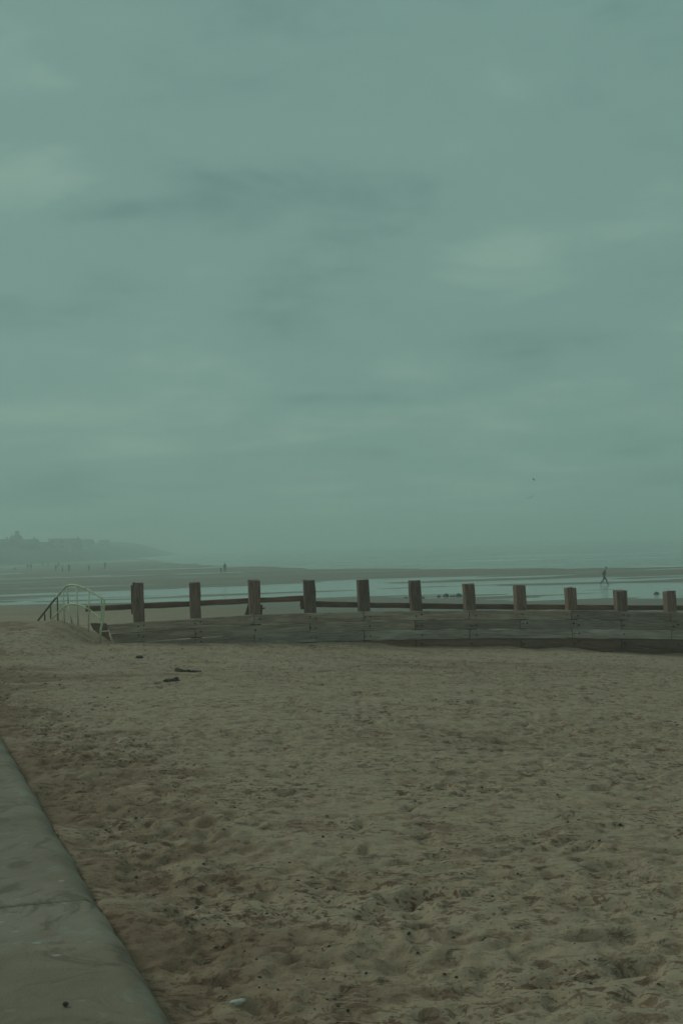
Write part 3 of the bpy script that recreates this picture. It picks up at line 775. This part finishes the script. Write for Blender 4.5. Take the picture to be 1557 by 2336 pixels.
for k, (px, py) in enumerate(pebs):
    g0 = on_ground(px, py); o = link('pebble', pm[k % 4]); sc = random.uniform(.6, 1.0) * (.55 if py > 1950 else .9)
    o.location = (g0.x, g0.y, ground(g0.x, g0.y) + .004); o.scale = (sc,) * 3; o.rotation_euler = (random.uniform(-.4, .4), 0, random.uniform(0, 6))
    tag(o, 'small dark pebble lying loose on the open sand', 'pebble', 'dark pebbles on the sand')
q = on(150, 2290, WALL_TOP + .008); o = link('pebble', pm[0]); o.location = q; o.scale = (.85,) * 3
tag(o, 'small dark pebble lying on the concrete slab at bottom left', 'pebble')
# uncountable fragments of weed, shell and twig
bm = bmesh.new()
for k in range(2600):
    r = random.random()
    if r < .45:
        y = 4.5 + 25 * random.random() ** 1.3; x = random.uniform(-.34 * y - 1, .34 * y + 1)
    elif r < .8:
        t = 4 + 22 * random.random(); pp = WD * t + WN * (1.5 + abs(random.gauss(0, .7))); x, y = pp.x, pp.y
    else:
        x = random.uniform(-8, 11); y = 24.5 + .12 * x + random.gauss(0, 1.3)
    if not groyne_clear(x, y) or wall_s(x, y) < 1.48: continue
    z = ground(x, y); L = random.choice((.005, .006, .009, .016)) * random.uniform(.7, 1.3) * (1 + y * .04); a = random.uniform(0, 3.14); w = L * random.uniform(.18, .6)
    dx, dy = math.cos(a), math.sin(a)
    f = [Vector((x + dx * L, y + dy * L, z + .002)), Vector((x - dy * w, y + dx * w, z)), Vector((x - dx * L, y - dy * L, z + .001)), Vector((x + dy * w, y - dx * w, z)), Vector((x, y, z + w * .8 + .003))]
    v = [bm.verts.new(q) for q in f]
    for i in range(4): bm.faces.new((v[i], v[(i + 1) % 4], v[4]))
tag(obj('seaweed_fragments', bm, M['weed']), 'dark scattered fragments of weed and twig on the sand', 'seaweed', kind='stuff')

# ------------------------------------------------------------------ far headland and town
hx = np.linspace(-900, -60, 150); hy = np.linspace(430, 2300, 170)
HX, HY = np.meshgrid(hx, hy)
HU = HX / HY
topz = np.interp(HY, [430, 760, 1000, 1500, 2300], [5.4, 7.6, 9.2, 11.5, 13.0]) + 2.0 * fbm(HX * .012, HY * .012, 3) + 1.0 * fbm(HX * .06, HY * .06, 3)
# the land edge runs from the left frame edge at about 500 m out to a far point
edge = np.interp(HY, [430, 500, 560, 620, 760, 900, 1000, 1150, 1300, 1600, 2000, 2300], [-162, -128, -116, -118, -122, -130, -140, -176, -225, -265, -290, -320])
inl = edge - HX + 9 * fbm(HX * .03, HY * .03, 3)
HZ = -3.2 + (topz + 3.2) * sstep(-2, 30, inl) * (0.45 + 0.55 * sstep(10, 60, inl))
HZ = np.where(HY < 470, -3.2 + (HZ + 3.2) * sstep(432, 470, HY), HZ)
co = np.stack([HX, HY, HZ], -1).reshape(-1, 3); id_ = np.arange(HX.size).reshape(HX.shape)
q = np.stack([id_[:-1, :-1], id_[:-1, 1:], id_[1:, 1:], id_[1:, :-1]], -1).reshape(-1, 4).astype(np.int32)
tag(link('headland', mesh_np('headland', co, q), M['hill']), 'low grassy headland fading in the mist', kind='structure')
def hill_z(x, y):
    i = int(np.clip(np.searchsorted(hy, y), 1, len(hy) - 1)); j = int(np.clip(np.searchsorted(hx, x), 1, len(hx) - 1)); return float(HZ[i - 1:i + 1, j - 1:j + 1].min())
def house(px0, px1, ytop, Y, mat, label, rooff=.38, chim=True, tower=False, depth=9.0, flat=False):
    a = at(px0, ytop, Y); b = at(px1, ytop, Y); w = b.x - a.x; cx = (a.x + b.x) / 2
    z0 = hill_z(cx, Y) - 1.5; zt = (a.z + b.z) / 2; h = zt - z0
    o = empty('house', (cx, Y, z0)); tag(o, label, 'house', 'houses on the headland')
    rh = 0.25 if flat else min(h * rooff, w * .45, 3.2); we = h - rh
    bm = hexa([(-w / 2, 0, 0), (w / 2, 0, 0), (w / 2, depth, 0), (-w / 2, depth, 0), (-w / 2, 0, we), (w / 2, 0, we), (w / 2, depth, we), (-w / 2, depth, we)])
    obj('wall', bm, mat, o)
    ov = .35
    if flat:
        bm = hexa([(-w / 2 - ov, -ov, we), (w / 2 + ov, -ov, we), (w / 2 + ov, depth + ov, we), (-w / 2 - ov, depth + ov, we), (-w / 2 - ov, -ov, h), (w / 2 + ov, -ov, h), (w / 2 + ov, depth + ov, h), (-w / 2 - ov, depth + ov, h)])
    else:
        bm = bmesh.new(); v = [bm.verts.new(c) for c in ((-w / 2 - ov, -ov, we + .01), (w / 2 + ov, -ov, we + .01), (w / 2 + ov, depth + ov, we + .01), (-w / 2 - ov, depth + ov, we + .01), (-w / 2 - ov, depth / 2, h), (w / 2 + ov, depth / 2, h))]
        for f in ((0, 1, 5, 4), (2, 3, 4, 5), (1, 2, 5), (3, 0, 4), (3, 2, 1, 0)): bm.faces.new([v[i] for i in f])
    rf = obj('roof', bm, M['roof'], o)
    if chim:
        s = random.choice((-1, 1)) * w * .3
        obj('chimney', hexa([(s - .4, depth / 2 - .4, h - .9), (s + .4, depth / 2 - .4, h - .9), (s + .4, depth / 2 + .4, h - .9), (s - .4, depth / 2 + .4, h - .9), (s - .35, depth / 2 - .35, h + .9), (s + .35, depth / 2 - .35, h + .9), (s + .35, depth / 2 + .35, h + .9), (s - .35, depth / 2 + .35, h + .9)]), M['brick'], rf)
    nw = max(1, int(w / 2.6)); ww = .55
    for fl in range(max(1, int((we - 1.5) / 2.7))):
        zb = we - 1.9 - fl * 2.7
        for i in range(nw):
            x = -w / 2 + (i + .5) * w / nw
            obj('window', hexa([(x - ww, -.06, zb), (x + ww, -.06, zb), (x + ww, .05, zb), (x - ww, .05, zb), (x - ww, -.06, zb + 1.3), (x + ww, -.06, zb + 1.3), (x + ww, .05, zb + 1.3), (x - ww, .05, zb + 1.3)]), M['glass'], o)
    if tower:
        tx = w * .25; obj('tower', hexa([(tx - .9, 2, h - 2), (tx + .9, 2, h - 2), (tx + .9, 4, h - 2), (tx - .9, 4, h - 2), (tx - .8, 2.1, h + 2.2), (tx + .8, 2.1, h + 2.2), (tx + .8, 3.9, h + 2.2), (tx - .8, 3.9, h + 2.2)]), M['brick'], o)
    return o
HS = [(-62, -30, 1232, 560, 'brick', 'house beyond the left frame edge'),
      (-26, 20, 1230, 560, 'brick', 'long dark roofed house at the left edge on the headland'),
      (22, 41, 1221, 575, 'brick', 'tall narrow house with a thin tower rising above the headland skyline'),
      (44, 80, 1230, 565, 'brick', 'dark low house just right of the towered house'),
      (86, 108, 1236, 590, 'house', 'small pale house in the dip of the headland skyline'),
      (111, 132, 1229, 600, 'house', 'pale fronted house with flat dark roof, left one of a joined pair'),
      (133, 152, 1229, 602, 'house', 'pale fronted house with flat dark roof, right one of a joined pair'),
      (155, 177, 1228, 640, 'brick', 'gabled dark house right of the pale joined pair'),
      (184, 206, 1230, 700, 'house', 'broad misty house, nearest of the fading row on the headland'),
      (224, 243, 1231, 800, 'brick', 'long misty terrace, second of the fading row on the headland')]
for k, (a, b, yt, Yd, mk, lb) in enumerate(HS):
    if k == 0: continue
    house(a, b, yt, Yd, M[mk], lb, tower=(k == 2), chim=k in (1, 3, 7), flat=k in (5, 6), depth=8 + k * .5)

# ------------------------------------------------------------------ birds
def bird(px, py, Y, rz, bank, label):
    p = at(px, py, Y); o = empty('bird', p, rz); o.rotation_euler = (bank, 0, rz); tag(o, label, 'bird', 'birds over the sea')
    bm = tube_bm([(-.22, 0, 0), (-.12, 0, .0), (.0, 0, .01), (.12, 0, .02), (.2, 0, .03), (.25, 0, .02)], [.01, .045, .06, .05, .035, .008], 8); obj('body', bm, M['bird'], o, True)
    for s in (-1, 1):
        bm = bmesh.new()
        up = [(.08, 0, .02), (.12, .25 * s, .14), (.04, .52 * s, .06)]; dn = [(-.08, 0, .02), (-.04, .25 * s, .14), (-.06, .54 * s, .055)]
        v = [bm.verts.new(q) for q in up + dn] + [bm.verts.new(Vector(q) - Vector((0, 0, .018))) for q in up + dn]
        for f in ((0, 1, 4, 3), (1, 2, 5, 4), (9, 10, 7, 6), (10, 11, 8, 7), (0, 6, 7, 1), (1, 7, 8, 2), (3, 4, 10, 9), (4, 5, 11, 10), (2, 8, 11, 5), (0, 3, 9, 6)): bm.faces.new([v[i] for i in f])
        bmesh.ops.recalc_face_normals(bm, faces=bm.faces[:]); obj('wing', bm, M['bird'], o)
bird(1216, 1094, 190, .3, .5, 'upper of two tiny dark birds flying over the sea')
bird(1209.5, 1135, 170, 1.2, -.4, 'lower and darker of two tiny birds flying over the sea')

# ------------------------------------------------------------------ sea mist
mt = bpy.data.materials.new('haze_air'); mt.use_nodes = True; nt = mt.node_tree; nt.nodes.clear()
mo = N(nt, 'ShaderNodeOutputMaterial'); pv = N(nt, 'ShaderNodeVolumePrincipled')
pv.inputs['Color'].default_value = (0.93, 1.0, 0.97, 1); pv.inputs['Density'].default_value = 0.0021; pv.inputs['Anisotropy'].default_value = 0.2
nt.links.new(pv.outputs[0], mo.inputs['Volume'])
x0, x1, y0, y1, z0, z1 = -9000, 9000, -120, 4700, -5.6, 24
hz = obj('haze', hexa([(x0, y0, z0), (x1, y0, z0), (x1, y1, z0), (x0, y1, z0), (x0, y0, z1), (x1, y0, z1), (x1, y1, z1), (x0, y1, z1)]), mt)
tag(hz, 'pale even sea mist', kind='stuff')
